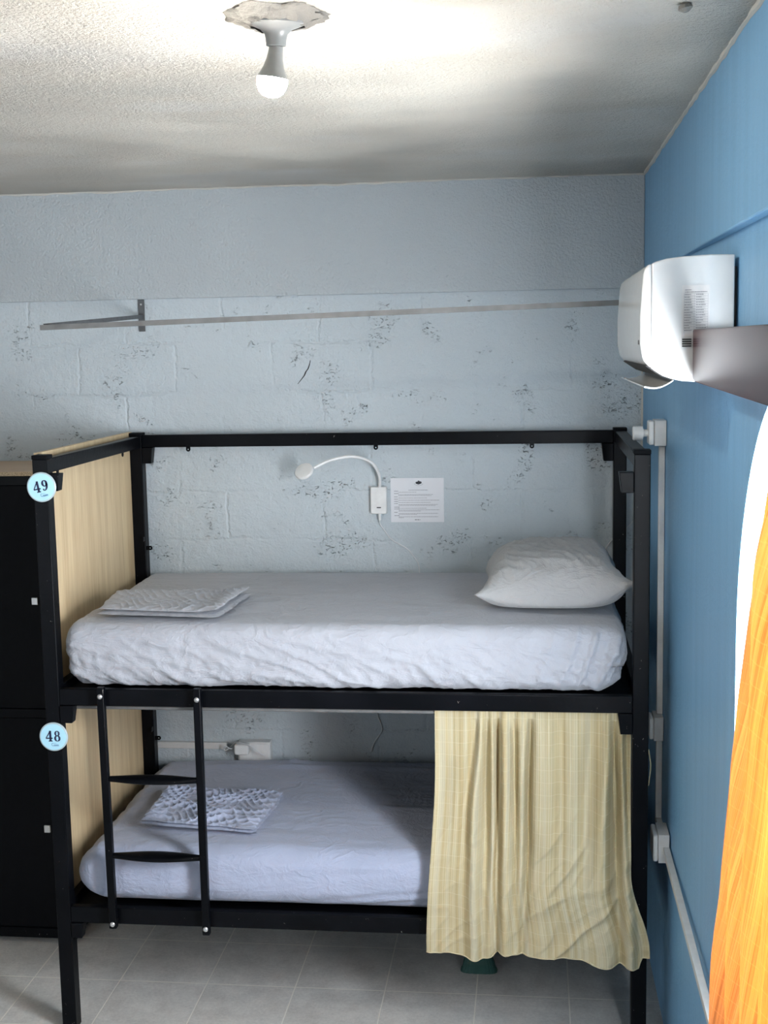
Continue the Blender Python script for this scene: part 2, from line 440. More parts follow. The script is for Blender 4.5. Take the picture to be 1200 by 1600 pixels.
for z0, z1 in ((ZUb, ZU), (ZLb, ZL)):
    MB().box(P, L - P, .001, .028, z0, z1).build('bed_rail', BLACK, bed, bevel=.003)
    MB().box(P, L - P, D - .045, D - .015, z0, z1).build('bed_rail', BLACK, bed, bevel=.003)
    MB().box(.010, .042, P, D - P, z0, z1).build('bed_rail', BLACK, bed, bevel=.003)
    MB().box(L - .042, L - .010, P, D - P, z0, z1).build('bed_rail', BLACK, bed, bevel=.003)
    MB().box(.043, L - .043, .029, D - .046, z0 + .012, z0 + .026).build('bed_board', LOCK, bed)
# corner sockets under and beside the rails
def socket(x0, x1, y0, y1, z0, z1, keep):
    MB().box(x0, x1, y0, y1, z0, z1, taper=(.82, .9, keep)).build('corner_bracket', BLACK, bed, bevel=.002)
socket(.0505, .100, -.004, .034, 1.090, 1.1495, .05); socket(L - .096, L - .0505, -.004, .034, 1.082, 1.1495, L - .05)
socket(.0505, .094, -.004, .034, .334, .388, .05); socket(L - .096, L - .0505, .000, .034, .330, .388, L - .05)
socket(.0505, .094, D - .05, D - .008, 1.862, 1.9265, .05); socket(L - .096, L - .0505, D - .05, D - .008, 1.858, 1.9265, L - .05)
socket(.0505, .088, .002, .046, 1.868, 1.925, .05); socket(L - .096, L - .0505, .002, .046, 1.852, 1.917, L - .05)
# small drilled lugs welded to the frame
def lug(c, down, n=(0, 1, 0)):
    m = MB(); c = Vector(c); d = Vector(down); u = d.cross(Vector(n)).normalized(); nn = Vector(n) * .0015
    k = 10; ro, ri = .0090, .0026
    base = len(m.v); out = []; inn = []
    for i in range(24):
        a = 2 * math.pi * i / 24; q = u * math.cos(a) + d * math.sin(a)
        po_ = q * ro
        if math.sin(a) < 0: po_ = u * math.cos(a) * ro + d * (-.017 * min(1, -math.sin(a) * 2.2))
        out.append(po_); inn.append(q * ri)
    for sgn in (-1, 1):
        m.v += [tuple(c + p + nn * sgn) for p in out] + [tuple(c + p + nn * sgn) for p in inn]
    for i in range(24):
        j = (i + 1) % 24
        m.f += [(base + i, base + j, base + 24 + j, base + 24 + i), (base + 48 + i, base + 72 + i, base + 72 + j, base + 48 + j),
                (base + i, base + 48 + i, base + 48 + j, base + j), (base + 24 + i, base + 24 + j, base + 72 + j, base + 72 + i)]
    m.build('mounting_lug', BLACK, bed)
for x in (.241, 1.002, 1.616): lug((x, 1.03, 1.918), (0, 0, -1))
lug((.066, 1.03, 1.516), (1, 0, 0)); lug((1.914, 1.03, 1.442), (-1, 0, 0)); lug((.068, 1.03, .715), (1, 0, 0))
lug((.03, .145, 1.916), (0, 0, -1), (1, 0, 0)); lug((.03, .84, 1.916), (0, 0, -1), (1, 0, 0))
lug((.047, 1.005, 1.555), (0, -1, 0), (1, 0, 0)); lug((.047, 1.005, .758), (0, -1, 0), (1, 0, 0))
MB().box(-.0165, -.0005, .060, D - .012, .40, HT + .004).build('side_panel', WOOD, bed, smooth=False)
MB().tube([(.0505, .036, 1.137), (L - .0505, .036, 1.137)], .0075, 12).build('curtain_rod', ROD, bed)
# ladder bolted to the two front rails
lad = MB()
for (xt, xb) in ((.200, .206), (.526, .527)):
    for zt, zb in ((1.219, .372 if xt > .4 else .384),):
        n = len(lad.v); w = .0125
        for (x, z) in ((xb, zb), (xt, zt)):
            for (dx, y) in ((-w, -.028), (w, -.028), (w, -.004), (-w, -.004)): lad.v.append((x + dx, y, z))
        lad.f += [tuple(n + i for i in q) for q in ((3, 2, 1, 0), (4, 5, 6, 7), (0, 1, 5, 4), (1, 2, 6, 5), (2, 3, 7, 6), (3, 0, 4, 7))]
lad = lad.build('ladder', BLACK, bed, bevel=.003)
for z in (.906, .639):
    def rung(u, v, z=z):
        a = 2 * math.pi * v; t = math.sin(math.pi * u)
        return (.216 + u * .300, -.016 + (.010 + .030 * t) * math.cos(a), z + (.0095 + .002 * t) * math.sin(a))
    MB().grid(rung, 24, 16).build('rung', BLACK, lad)
for (x, z) in ((.2005, 1.190), (.5265, 1.184), (.206, .401), (.527, .395)):
    MB().lathe([(.0085, 0), (.0085, .003), (.006, .006), (.002, .0075)], (x, -.028, z), (0, -1, 0), 18).build('bolt', STEEL, lad)

# ------------------------------------------------------------------ soft things
def rbox(x0, x1, y0, y1, z0, z1, r, step, disp, crown=.0, warp=None):
    """closed rounded box surface, displaced"""
    m = MB(); c = ((x0 + x1) / 2, (y0 + y1) / 2, (z0 + z1) / 2); h = ((x1 - x0) / 2, (y1 - y0) / 2, (z1 - z0) / 2)
    def put(p):
        q = Vector([max(-h[i] + r, min(h[i] - r, p[i])) for i in range(3)]); d = Vector(p) - q
        n = d.normalized() if d.length > 1e-9 else Vector((0, 0, 1))
        pos = q + n * r + Vector(c)
        pos.z += crown * max(0, n.z) * (1 - (q.x / h[0]) ** 2) * (1 - (q.y / h[1]) ** 2)
        pos += n * disp(pos, n)
        return warp(pos) if warp else pos
    def lin(a, n): return [-a + 2 * a * i / n for i in range(n + 1)]
    ns = [max(6, int(2 * h[i] / step)) for i in range(3)]; ns[2] = max(ns[2], int(2 * h[2] / (step * .7)))
    for ax in range(3):
        a, b = [(1, 2), (0, 2), (0, 1)][ax]
        for sg in (-1, 1):
            if ax == 2 and sg == -1: pass
            def fn(u, v, ax=ax, a=a, b=b, sg=sg):
                p = [0, 0, 0]; p[ax] = sg * h[ax]; p[a] = -h[a] + 2 * h[a] * u; p[b] = -h[b] + 2 * h[b] * v
                return put(p)
            m.grid(fn, ns[a], ns[b])
    return m
def ridge(x, y, z=0, sh=2.0):
    return (1 - min(1, abs(N3(x, y, z)) * sh)) ** 2
def sheet_disp(p, n):
    d = 0
    side = max(0, -n.y)
    if side > .2:
        t = 1 - sstep(1.26, 1.41, p.z)
        w = .35 + .65 * t
        g = p.x * 7 + N3(p.x * 3, p.z * 4) * 1.2
        d += side * w * (.010 * ridge(g + p.z * 15, p.z * 5 - p.x * 2, 3) + .007 * ridge(p.x * 16 + p.z * 24, p.z * 12 - p.x * 3, 7, 2.5) + .004 * ridge(p.x * 34 - p.z * 20, p.z * 30 + p.x * 6, 12, 2.5)
                         + .006 * N3(p.x * 5, p.z * 7, 2))
        # gathers pulled towards the bottom edge
        d += side * .006 * sstep(1.36, 1.2, p.z) * math.sin(p.x * 80 + 3 * N3(p.x * 3, p.z * 4)) * max(0, N3(p.x * 4, 5) + .25) * .6
        # long drag folds at the right end
        k = sstep(1.50, 1.9, p.x)
        q_ = (p.x - .33 * p.z) * 46 + 1.6 * N3(p.x * 5, p.z * 3, 6)
        d += side * k * sstep(1.212, 1.26, p.z) * (-.006 + .024 * (1 - abs(math.sin(q_))) ** 2.2 + .010 * (1 - abs(math.sin(q_ * 2.3))) ** 3)
    if n.z > .3:
        d += .0022 * N3(p.x * 2.2, p.y * 9 + p.x * 1.5, 1) + .0022 * ridge(p.x * 1.6 + 3, p.y * 9 + p.x * 1.2, 4, 3) + .001 * N3(p.x * 9, p.y * 14, 8)
    if abs(n.x) > .3: d += .005 * ridge(p.y * 8, p.z * 14, 2)
    return d
def up_warp(p):
    z = (p.z - 1.2) / .22; q = p.copy()
    inn = max(0, 1 - z) ** 2 * .02      # tucked under at the bottom
    q.x += inn * interp([(.3, 1), (1.7, -2.2)], p.x)
    q.y += inn * .25 if p.y < .5 else -inn
    if p.x > 1.8 and p.z > 1.3: q.z -= (p.x - 1.8) ** 2 * 1.2
    return q
tag(rbox(.062, 1.918, .020, 1.045, 1.2085, 1.418, .055, .0085, sheet_disp, .016, up_warp).build('mattress', SHEET, angle=180),
    'upper bunk mattress in a wrinkled grey fitted sheet', 'mattress')
def low_disp(p, n):
    d = 0; s = max(0, -n.y)
    d += s * (.003 * ridge(p.x * 3 + p.z * 6, p.z * 16 - p.x * 2.2, 3) + .0025 * N3(p.x * 6, p.z * 12, 2))
    # long sweeping creases rising to the right
    for (c, w, a) in ((.488, .012, .010), (.455, .010, .008), (.575, .012, .004)):
        zz = c + .0 + (p.x - 1.0) * .12
        t = (p.z - zz) / w; d -= s * a * math.exp(-t * t) * sstep(.7, 1.2, p.x)
    if n.z > .3:
        d += .003 * N3(p.x * 2, p.y * 7, 11) + .003 * ridge(p.x * 1.3, p.y * 13 + p.x * .8, 6, 3) * sstep(.3, .7, p.x)
        # rucked up cloth by the back wall
        k = math.exp(-((p.x - .64) / .07) ** 2) * sstep(.86, .98, p.y); d += .018 * k * abs(N3(p.x * 18, p.y * 20)) * 2
        d += .006 * math.exp(-((p.y - .90 + .03 * (p.x - .5)) / .018) ** 2) * sstep(.2, .4, p.x)
    if n.x < -.2: d += .010 * ridge(p.y * 9, p.z * 8, 2) + .004 * N3(p.y * 20, p.z * 20)
    return d
def low_warp(p):
    q = p.copy(); z = (p.z - .44) / .2
    if p.x < .6:
        k = 1 - p.x / .6; q.x += max(0, .55 - z) ** 2 * .30 * k + max(0, z - .6) * .05 * k
        q.z -= .02 * k * k * max(0, z)
    return q
tag(rbox(.066, 1.905, .024, 1.035, .4475, .645, .075, .0135, low_disp, .010, low_warp).build('mattress', SHEETL, angle=180),
    'lower bunk mattress in a blue-grey fitted sheet, half behind the curtain', 'mattress')
# pillow
def pillow():
    m = MB(); cx, cy, zb = 1.686, .490, 1.437; hx, hy = .252, .335; rot = math.radians(0.5)
    def pt(u, v, top):
        a, b = u * 2 - 1, v * 2 - 1
        pin = 1 - .12 * ((1 - b * b) ** 1) * abs(a) ** 3; pin2 = 1 - .10 * (1 - a * a) * abs(b) ** 3
        ear = 1 + (.05 if b < 0 else -.06) * max(0, abs(a * b) - .80) / .2
        x, y = a * hx * pin * ear, b * hy * pin2 * ear
        e = max(0, (1 - a ** 4)) ** .62 * max(0, (1 - b ** 4)) ** .62
        lift = .022 + .045 * (abs(a * b)) ** 2 * (1 if b < 0 else .5) + .040 * sstep(.35, 1, a) * sstep(.1, -.9, b)
        sag = .012 * N3(a * 1.3 + 5, b * 1.5)
        wr = (.010 * ridge(a * 3.2 + b, b * 4.5 + a, 3) + .008 * ridge(a * 6 + b * 2, b * 2.5 + a, 7, 2.6)) * (.35 + .65 * max(abs(a), abs(b)))
        # seam puckers
        wr += .004 * math.sin(a * 34 + 3 * N3(a * 5, b * 3)) * sstep(.55, .98, abs(b)) * e ** .3
        if top: z = lift * (1 - e) + e * (.176 + sag + wr) - .0
        else: z = lift * (1 - e) ** 1.3 - e * .002
        X = cx + x * math.cos(rot) - y * math.sin(rot); Y = cy + x * math.sin(rot) + y * math.cos(rot)
        return (X, Y, zb + max(z, 0))
    m.grid(lambda u, v: pt(u, v, True), 84, 84); m.grid(lambda u, v: pt(u, v, False), 84, 84)
    tag(m.build('pillow', PILLOW, angle=180), 'plump grey pillow at the right end of the upper mattress', 'pillow')
pillow()
# folded sheets
def folded(cor, z0, layers, th, seed, amp, name, label, mat, curl=True):
    m = MB(); A, B, C_, D_ = [Vector((c[0], c[1], 0)) for c in cor]   # front-left, back-left, back-right, front-right
    for l in range(layers):
        off = .006 * N3(seed, l * 3.3); ins = .006 * l
        def pt(u, v, top, l=l, off=off):
            a, b = u * 2 - 1, v * 2 - 1
            p = (A.lerp(D_, u)).lerp(B.lerp(C_, u), v)
            ctr = (A + B + C_ + D_) / 4
            p = p + (ctr - p) * (.02 * l) + Vector((off, off * .5, 0))
            p.x += .010 * N3(v * 4, seed + l) * abs(a) ** 3; p.y += .010 * N3(u * 5, seed + 4 + l) * abs(b) ** 3
            e = (max(0, 1 - a ** 8) * max(0, 1 - b ** 8)) ** .5
            base = z0 + l * th
            w = amp * ((1 - abs(math.sin(p.y * 78 - p.x * 40 + 4.5 * N3(p.x * 7, p.y * 7, seed)))) ** 1.5 * (.5 + N3(p.x * 9, p.y * 12, seed + 2)) + .5 * (1 - abs(math.sin(p.x * 90 + p.y * 60 + 5 * N3(p.x * 8, p.y * 6, seed + 6)))) ** 2 - .2) if l == layers - 1 else 0
            z = base + th * .5 + (th * .5 + max(-th * .3, w)) * e if top else base + th * .5 * (1 - e)
            if curl: z += .010 * sstep(.80, 1.0, u) * (l / max(1, layers - 1))
            return (p.x, p.y, z)
        m.grid(lambda u, v: pt(u, v, True), 150 if l == layers - 1 else 40, 110 if l == layers - 1 else 30); m.grid(lambda u, v: pt(u, v, False), 30, 20)
    tag(m.build(name, mat, angle=180), label, 'folded sheet')
folded([(.165, .090), (.120, .420), (.615, .450), (.590, .040)], 1.436, 2, .015, 2.2, .007, 'folded_sheet', 'neatly folded grey sheet lying on the upper mattress', SHEET)
folded([(.238, .200), (.235, .560), (.700, .530), (.668, .140)], .6625, 2, .011, 8.1, .017, 'folded_sheet', 'crumpled folded blue-grey sheet lying on the lower mattress behind the ladder', SHEETL, False)

# ------------------------------------------------------------------ bunk curtain
# folds: (x at top, x at mid, x at bottom, width, push towards the room)
FOLDS = [(1.431, 1.395, 1.40, .016, -.016), (1.452, 1.420, 1.415, .013, .014), (1.470, 1.462, 1.452, .012, -.018), (1.485, 1.489, 1.475, .012, .012),
         (1.503, 1.502, 1.492, .009, -.030), (1.530, 1.518, 1.515, .020, .020), (1.556, 1.560, 1.552, .010, -.022), (1.585, 1.572, 1.570, .016, .016),
         (1.608, 1.600, 1.578, .009, -.030), (1.650, 1.650, 1.640, .040, .010), (1.705, 1.70, 1.685, .018, -.010), (1.75, 1.74, 1.72, .03, .010), (1.80, 1.785, 1.775, .02, -.010), (1.860, 1.835, 1.845, .018, .022), (1.872, 1.882, 1.895, .012, -.032),
         (1.895, 1.905, 1.925, .014, .018), (1.912, 1.918, 1.955, .010, -.018)]
HEM = [(0, .350), (.10, .343), (.23, .320), (.30, .333), (.325, .354), (.36, .350), (.50, .343), (.62, .345), (.70, .338), (.77, .316), (.83, .314), (.87, .322), (.95, .312), (.965, .345), (1, .352)]
ZT = 1.1485
def curt(u, v):
    zb = interp(HEM, u); z = ZT + (zb - ZT) * v
    xl = 1.300 - .032 * sstep(.2, 1, v); xr = 1.927 + .060 * sstep(.66, .98, v)
    uu = u
    x = xl + (xr - xl) * uu
    y = .0235 - .006 * sstep(.03, .30, v) - .050 * sstep(.30, .78, v)
    f = 0
    for (a, b, c, w, d) in FOLDS:
        xc = a + (b - a) * sstep(0, .5, v) if v < .5 else b + (c - b) * sstep(.5, 1, v)
        ww = w * (1 + .7 * v); t = (x - xc) / ww
        f += 1.7 * d * (.55 + .45 * math.sin(math.pi * min(1, v * 1.4))) * math.exp(-t * t)
    f += .008 * math.sin(x * 170 + 5 * N3(x * 7, 1)) * math.exp(-v * 9) * sstep(1.40, 1.45, x) * (1 - sstep(1.66, 1.72, x) * .8)
    f += .010 * N3(x * 3.2, z * 1.3, 3) + .004 * N3(x * 9, z * 5, 4)
    f += .011 * ridge((x + z) * 1.7, (z - x * .95) * 8, 9, 2.8) * sstep(1.5, 1.62, x) * sstep(.25, .6, v) + .005 * ridge((x + z) * 5, (z - x) * 15, 2, 2.6) * sstep(.2, .5, v)
    f += .007 * math.sin(x * 46 + 2.2 * N3(x * 3, z * 1.5)) * sstep(.05, .3, v)
    y -= f * sstep(0, .10, v) + (f * .25 if v < .1 else 0) * (1 - sstep(0, .10, v))
    y = min(y, .0265 if z > 1.12 else (.060 if z > .74 else (.060 - .050 * sstep(.74, .62, z) if z > .50 else -.006)))
    y = min(y, -.006) if z < .50 else y
    if x > L - P - .004: y = min(y, -.004 - .02 * sstep(1.925, 1.95, x)) if v > .60 else y
    if z > 1.149: y = y
    return (x, y, z)
c_ = MB().grid(curt, 260, 150, lambda u, v: (u * 1.15, (1 - v) * .82))
hem = c_.build('bunk_curtain', CURT, angle=180, solid=.0014)
tag(hem, 'short cream striped curtain hanging over the right half of the lower bunk', 'curtain')
MB().tube([Vector(curt(i / 120, 1.0)) + Vector((0, -.0005, .002)) for i in range(121)], .0024, 6).build('hem', CURT, hem)

# ------------------------------------------------------------------ window curtain and its box
EDGE = [(.03, -1.02), (.812, -1.259), (1.248, -1.411), (1.648, -1.579), (1.831, -1.684), (2.103, -1.863), (2.25, -1.95)]
def wcurt(u, v):
    z = 2.275 + (.03 - 2.275) * v; ye = interp(EDGE, z); y = ye + (-2.70 - ye) * u
    amp = .017 * (.5 + .5 * v) * sstep(0, .04, u)
    x = 2.004 + amp * math.sin((y * 9 + N3(y * 2, z * .6) * 2) * 3.2) + .006 * N3(y * 6, z * 2) * sstep(0, .04, u)
    x = max(x, 1.990) if z > 2.2 else x
    return (x, y, z)
wc = MB().grid(wcurt, 150, 120, lambda u, v: (u * 1.5, (1 - v) * 2.2)).build('window_curtain', WCURT, angle=180, solid=.0014)
tag(wc, 'long striped curtain glowing orange-yellow in front of the arched window', 'curtain')
px_ = thing('curtain_box', 'glossy dark brown wooden curtain box above the arched window', 'curtain box', (XR, -2.0, 2.235))
def board(u, v):   # long front board, bottom edge slightly sagging towards the camera
    return
MB().prism([(-1.084, 2.234), (-1.080, 2.343), (-2.75, 2.343), (-2.75, 2.217), (-2.00, 2.220), (-1.12, 2.2285)], 1.9715, 1.9875, 'x').build('front_board', MAROON, px_, bevel=.003)
MB().box(1.988, XR + .022, -1.10, -1.084, 2.240, 2.343).build('end_board', MAROON, px_, bevel=.002)
MB().box(1.988, XR + .022, -2.75, -2.732, 2.228, 2.343).build('end_board', MAROON, px_, bevel=.002)
MB().tube([(2.010, -1.11, 2.290), (2.010, -2.73, 2.290)], .007, 10).build('curtain_track', WHITEP, px_)

# ------------------------------------------------------------------ air conditioner
ac = thing('air_conditioner', 'white wall air conditioner above the bunk, its flap open', 'air conditioner', (XR, -.69, 2.227))
prof = [(2.061, 2.505), (2.008, 2.506), (1.951, 2.503), (1.914, 2.499), (1.891, 2.493), (1.882, 2.489), (1.882, 2.260), (1.891, 2.253), (1.908, 2.242),
        (1.927, 2.235), (1.949, 2.230), (1.985, 2.227), (2.061, 2.227)]
MB().prism(prof, -1.075, -.300).build('body', ACW, ac, bevel=.003, angle=50)
MB().box(2.0615, 2.069, -1.05, -.33, 2.25, 2.48).build('mounting_plate', DARKPL, ac)
fp = [(1.8815, 2.489), (1.874, 2.486), (1.867, 2.478), (1.8635, 2.466), (1.861, 2.436), (1.857, 2.373), (1.8577, 2.310), (1.8625, 2.284), (1.866, 2.276), (1.874, 2.267), (1.8815, 2.2605)]
MB().prism(fp, -1.075, -.300).build('front_cover', ACW, ac, bevel=.0045, angle=60, segs=3)
MB().box(1.8560, 1.8585, -1.045, -1.030, 2.312, 2.322).build('brand_mark', INK, ac)
# outlet recess and open flap under the front
MB().prism([(1.872, 2.2640), (1.889, 2.2520), (1.908, 2.2395), (1.930, 2.2325), (1.930, 2.25), (1.890, 2.268)], -1.05, -.325).build('air_outlet', DARKPL, ac)
flap = []
for i in range(9):
    t = i / 8; flap.append((1.868 + .064 * t, 2.216 + .0135 * t - .009 * math.sin(math.pi * t)))
flap = flap + [(x + .001, z + .003) for x, z in flap[::-1]]
MB().prism(flap, -1.062, -.315).build('flap', ACW, ac, angle=60)
lb = MB().box(1.9480, 2.0080, -1.0765, -1.0755, 2.328, 2.440).build('rating_label', LABELM, ac)
tx = MB(); o, u, v = (1.950, -1.0770, 2.329), (1, 0, 0), (0, 0, 1)
rnd = random.Random(3)
def word_line(m, o, u, v, x0, x1, y, h, rnd, wmin=.0012, wmax=.004, gap=.0007):
    x = x0
    while x < x1:
        w = min(rnd.uniform(wmin, wmax), x1 - x); m.quad(o, u, v, x, y, x + w, y + h); x += w + gap
for z in (.100, .0955): word_line(tx, o, u, v, .004, .018 if z > .098 else .052, z, .0014, rnd)
for k in range(15):
    z = .089 - k * .0056
    tx.quad(o, u, v, .002, z + .0036, .054, z + .0039)
    word_line(tx, o, u, v, .003, .003 + rnd.uniform(.008, .018), z + .001, .0013, rnd); word_line(tx, o, u, v, .028, rnd.uniform(.038, .052), z + .001, .0013, rnd)
tx.quad(o, u, v, .0245, .006, .0248, .092); tx.quad(o, u, v, .002, .006, .0023, .092); tx.quad(o, u, v, .0537, .006, .054, .092)
tx.build('print', INK, lb)
vt = MB()
for k in range(4): vt.box(1.9490, 1.9690, -1.0765, -1.0740, 2.3205 - k * .0050, 2.3232 - k * .0050)
vt.build('vent_slot', DARKPL, ac)

# ------------------------------------------------------------------ ceiling lamp
cl = thing('ceiling_lamp', 'lit bulb in a bare grey-white lampholder on the ceiling', 'ceiling lamp', (1.135, -1.5, 2.946))
ax = (-.07, .12, -1)
mm = MB()
def mort(u, v):
    a = 2 * math.pi * u; rr = .098 * (1 - v) + .050 * v; rr *= 1 + .20 * N3(math.cos(a) * 2, math.sin(a) * 2, v * 2) + .1 * N3(math.cos(a) * 7, math.sin(a) * 7, v * 4)
    return (1.139 + rr * math.cos(a), -1.505 + rr * math.sin(a), ZC - .001 - .020 * v - .005 * N3(a * 2, v * 3) * v)
mm.grid(mort, 60, 8); mm.build('mortar_patch', MORTAR, cl)
MB().lathe([(.056, .010), (.055, .016), (.046, .020), (.031, .026), (.0225, .034), (.0200, .044), (.0190, .055), (.0180, .0560)], (1.139, -1.505, 2.9464), (-.05, .10, -1), 40).build('lampholder', LAMPW, cl)
ba = (-.17, .08, -1)
MB().lathe([(.0135, .001), (.0140, .010), (.0158, .024), (.0200, .039), (.0280, .056), (.0295, .0590)], (1.1365, -1.4995, 2.8915), ba, 40).build('bulb_neck', LAMPW, cl)
MB().lathe([(.0293, .0592), (.0300, .064), (.0285, .075), (.0230, .086), (.0140, .093), (.004, .0955)], (1.1365, -1.4995, 2.8915), ba, 40).build('bulb_dome', GLOW, cl)

# ------------------------------------------------------------------ hanging rail
hr = thing('hanging_rail', 'thin grey metal hanging rail on a wall bracket above the bunk', 'rail', (.053, YB, 2.39))
MB().box(.040, .066, YB - .006, YB - .0005, 2.392, 2.519).build('wall_plate', RODD, hr, bevel=.001)
MB().lathe([(.004, 0), (.004, .002), (.001, .003)], (.053, YB - .006, 2.500), (0, -1, 0), 10).build('screw', STEEL, hr)
MB().tube([(.053, YB - .005, 2.452), (.030, .105, 2.4035)], .0105, 4).build('arm', RODD, hr)
MB().tube([(.018, .094, 2.398), (XR - .001, .094, 2.441)], .0118, 4).build('rod', ROD, hr)

# ------------------------------------------------------------------ reading lamp and notice
rl = thing('reading_lamp', 'white gooseneck reading lamp on the wall above the upper bunk', 'lamp', (1.004, YB, 1.70))
bx = MB().box(.972, 1.037, YB - .030, YB - .001, 1.648, 1.757).build('wall_box', WHITEP, rl, bevel=.004)
MB().box(.997, 1.014, YB - .0312, YB - .0298, 1.672, 1.676).build('usb_port', DARKPL, bx)
gn = [(1.010, 1.070, 1.757), (1.0115, 1.055, 1.80), (.996, 1.03, 1.845), (.970, 1.01, 1.870), (.932, .99, 1.884), (.893, .975, 1.887), (.828, .955, 1.875), (.768, .935, 1.848)]
def smooth_path(pts, k=6):
    P_ = [Vector(p) for p in pts]; out = []
    for i in range(len(P_) - 1):
        p0, p1, p2, p3 = P_[max(i - 1, 0)], P_[i], P_[i + 1], P_[min(i + 2, len(P_) - 1)]
        for j in range(k):
            t = j / k; out.append(.5 * ((2 * p1) + (-p0 + p2) * t + (2 * p0 - 5 * p1 + 4 * p2 - p3) * t * t + (-p0 + 3 * p1 - 3 * p2 + p3) * t ** 3))
    return out + [P_[-1]]
MB().tube(smooth_path(gn), .0065, 12).build('gooseneck', WHITEP, rl)
MB().lathe([(.036, 0), (.0385, .003), (.0385, .009), (.036, .013), (.030, .0145)], (.731, .935, 1.831), (-.22, -.62, .62), 40).build('lamp_head', WHITEP, rl)
MB().tube([(1.008, 1.068, 1.648), (1.008, 1.070, 1.622)], [.0062, .0048], 10).build('strain_relief', WHITEP, rl)
cb_ = [(1.008, 1.072, 1.624), (1.006, 1.086, 1.605), (1.022, 1.088, 1.58), (1.052, 1.088, 1.541), (1.111, 1.088, 1.505), (1.137, 1.088, 1.476), (1.162, 1.088, 1.423), (1.15, 1.088, 1.30), (1.10, 1.088, 1.12),
       (.985, 1.088, .86), (.981, 1.088, .809), (.998, 1.088, .749), (.965, 1.088, .694), (.951, 1.085, .655)]
MB().tube(smooth_path(cb_), .0022, 8).build('cable', CORD, rl)
cb2 = [(1.878, 1.088, 1.430), (1.884, 1.088, 1.45), (1.901, 1.088, 1.497), (1.931, 1.088, 1.540), (1.972, 1.088, 1.575), (2.0, 1.088, 1.60), (2.03, 1.088, 1.64)]
tag(MB().tube(smooth_path(cb2), .0022, 8).build('loose_cable', CORD), 'thin white cable on the wall behind the pillow and the right post', 'cable')

nt_ = MB().box(1.051, 1.265, YB - .0022, YB - .0006, 1.611, 1.789).build('notice', PAPER, smooth=False)
tag(nt_, 'white laminated paper of house rules stuck on the wall beside the reading lamp', 'notice')
tx = MB(); o = (1.051, YB - .0027, 1.611); rnd = random.Random(11)
word_line(tx, o, (1, 0, 0), (0, 0, 1), .072, .150, .1290, .0014, rnd, .003, .009, .0012)
sec = [(.125, [.104]), (.1155, [.170, .165]), (.1015, [.145]), (.0925, [.196]), (.0835, [.160]), (.075, [.190, .180]), (.060, [.145]), (.053, [.196, .120]), (.039, [.190, .105]), (.0255, [.190])]
for z, ls in sec:
    word_line(tx, o, (1, 0, 0), (0, 0, 1), .014, .014 + rnd.uniform(.012, .026), z, .0019, rnd, .003, .008, .001)
    for i, x1 in enumerate(ls): word_line(tx, o, (1, 0, 0), (0, 0, 1), .031, x1, z - .0042 - i * .0044, .0012, rnd, .002, .009, .0010)
word_line(tx, o, (1, 0, 0), (0, 0, 1), .031, .052, .0175, .0014, rnd)
word_line(tx, o, (1, 0, 0), (0, 0, 1), .096, .118, .0085, .0026, rnd, .006, .010, .002)
# crest at the head of the page
for (cx, cz, rx, rz) in ((.113, .158, .008, .0055), (.120, .160, .006, .005), (.106, .159, .0055, .0045), (.113, .1645, .004, .0035)):
    n = len(tx.v)
    for k in range(10):
        a = 2 * math.pi * k / 10; tx.v.append((1.051 + cx + rx * math.cos(a), YB - .0027 - .0001, 1.611 + cz + rz * math.sin(a) * (1 + .2 * (k % 2))))
    tx.f.append(tuple(range(n, n + 10)))
for k in range(14):
    a0 = math.pi * (1.05 + .9 * k / 14); a1 = math.pi * (1.05 + .9 * (k + .8) / 14)
    n = len(tx.v)
    for (a, r) in ((a0, .0165), (a1, .0165), (a1, .0178), (a0, .0178)): tx.v.append((1.051 + .113 + r * math.cos(a), YB - .0028, 1.611 + .158 + r * .62 * math.sin(a)))
    tx.f.append((n, n + 1, n + 2, n + 3))
tx.build('print', INK, nt_, smooth=False)

# ------------------------------------------------------------------ round bed numbers
def stroke(m, pts, ws, fr):
    """flat strip of varying width; fr maps (u, v) to a point"""
    n = len(m.v); k = len(pts)
    for i, (x, y) in enumerate(pts):
        a = Vector(pts[max(i - 1, 0)]); b = Vector(pts[min(i + 1, k - 1)]); t = (b - a).normalized(); w = ws[i] * .58
        m.v.append(fr(x - t.y * w, y + t.x * w)); m.v.append(fr(x + t.y * w, y - t.x * w))
    for i in range(k - 1): m.f.append((n + 2 * i, n + 2 * i + 1, n + 2 * i + 3, n + 2 * i + 2))
def oval(m, cx, cy, rx, ry, thin, thick, fr, a0=0, a1=360, n=32):
    pts, ws = [], []
    for i in range(n + 1):
        a = math.radians(a0 + (a1 - a0) * i / n); pts.append((cx + rx * math.cos(a), cy + ry * math.sin(a))); ws.append(thin + (thick - thin) * abs(math.cos(a)) ** 1.4)
    stroke(m, pts, ws, fr)
def digit(m, ch, x, fr):   # digit box is 1 wide by 1.5 high around x
    f = lambda a, b: fr(x + a, b)
    if ch == '4':
        stroke(m, [(.14, .75), (.14, -.70)], [.26, .26], f); stroke(m, [(.18, .75), (-.48, -.26)], [.13, .11], f)
        stroke(m, [(-.53, -.30), (.46, -.30)], [.15, .15], f); stroke(m, [(-.14, -.70), (.42, -.70)], [.12, .12], f)
    if ch == '9':
        oval(m, 0, .30, .28, .38, .09, .26, f)
        stroke(m, [(.28, .34), (.29, .05), (.22, -.28), (.08, -.52), (-.12, -.64), (-.30, -.60)], [.24, .26, .24, .18, .12, .08], f)
        stroke(m, [(-.36, -.50), (-.18, -.50)], [.20, .20], f)
    if ch == '8':
        oval(m, 0, .36, .25, .33, .09, .22, f); oval(m, 0, -.33, .31, .37, .09, .25, f)
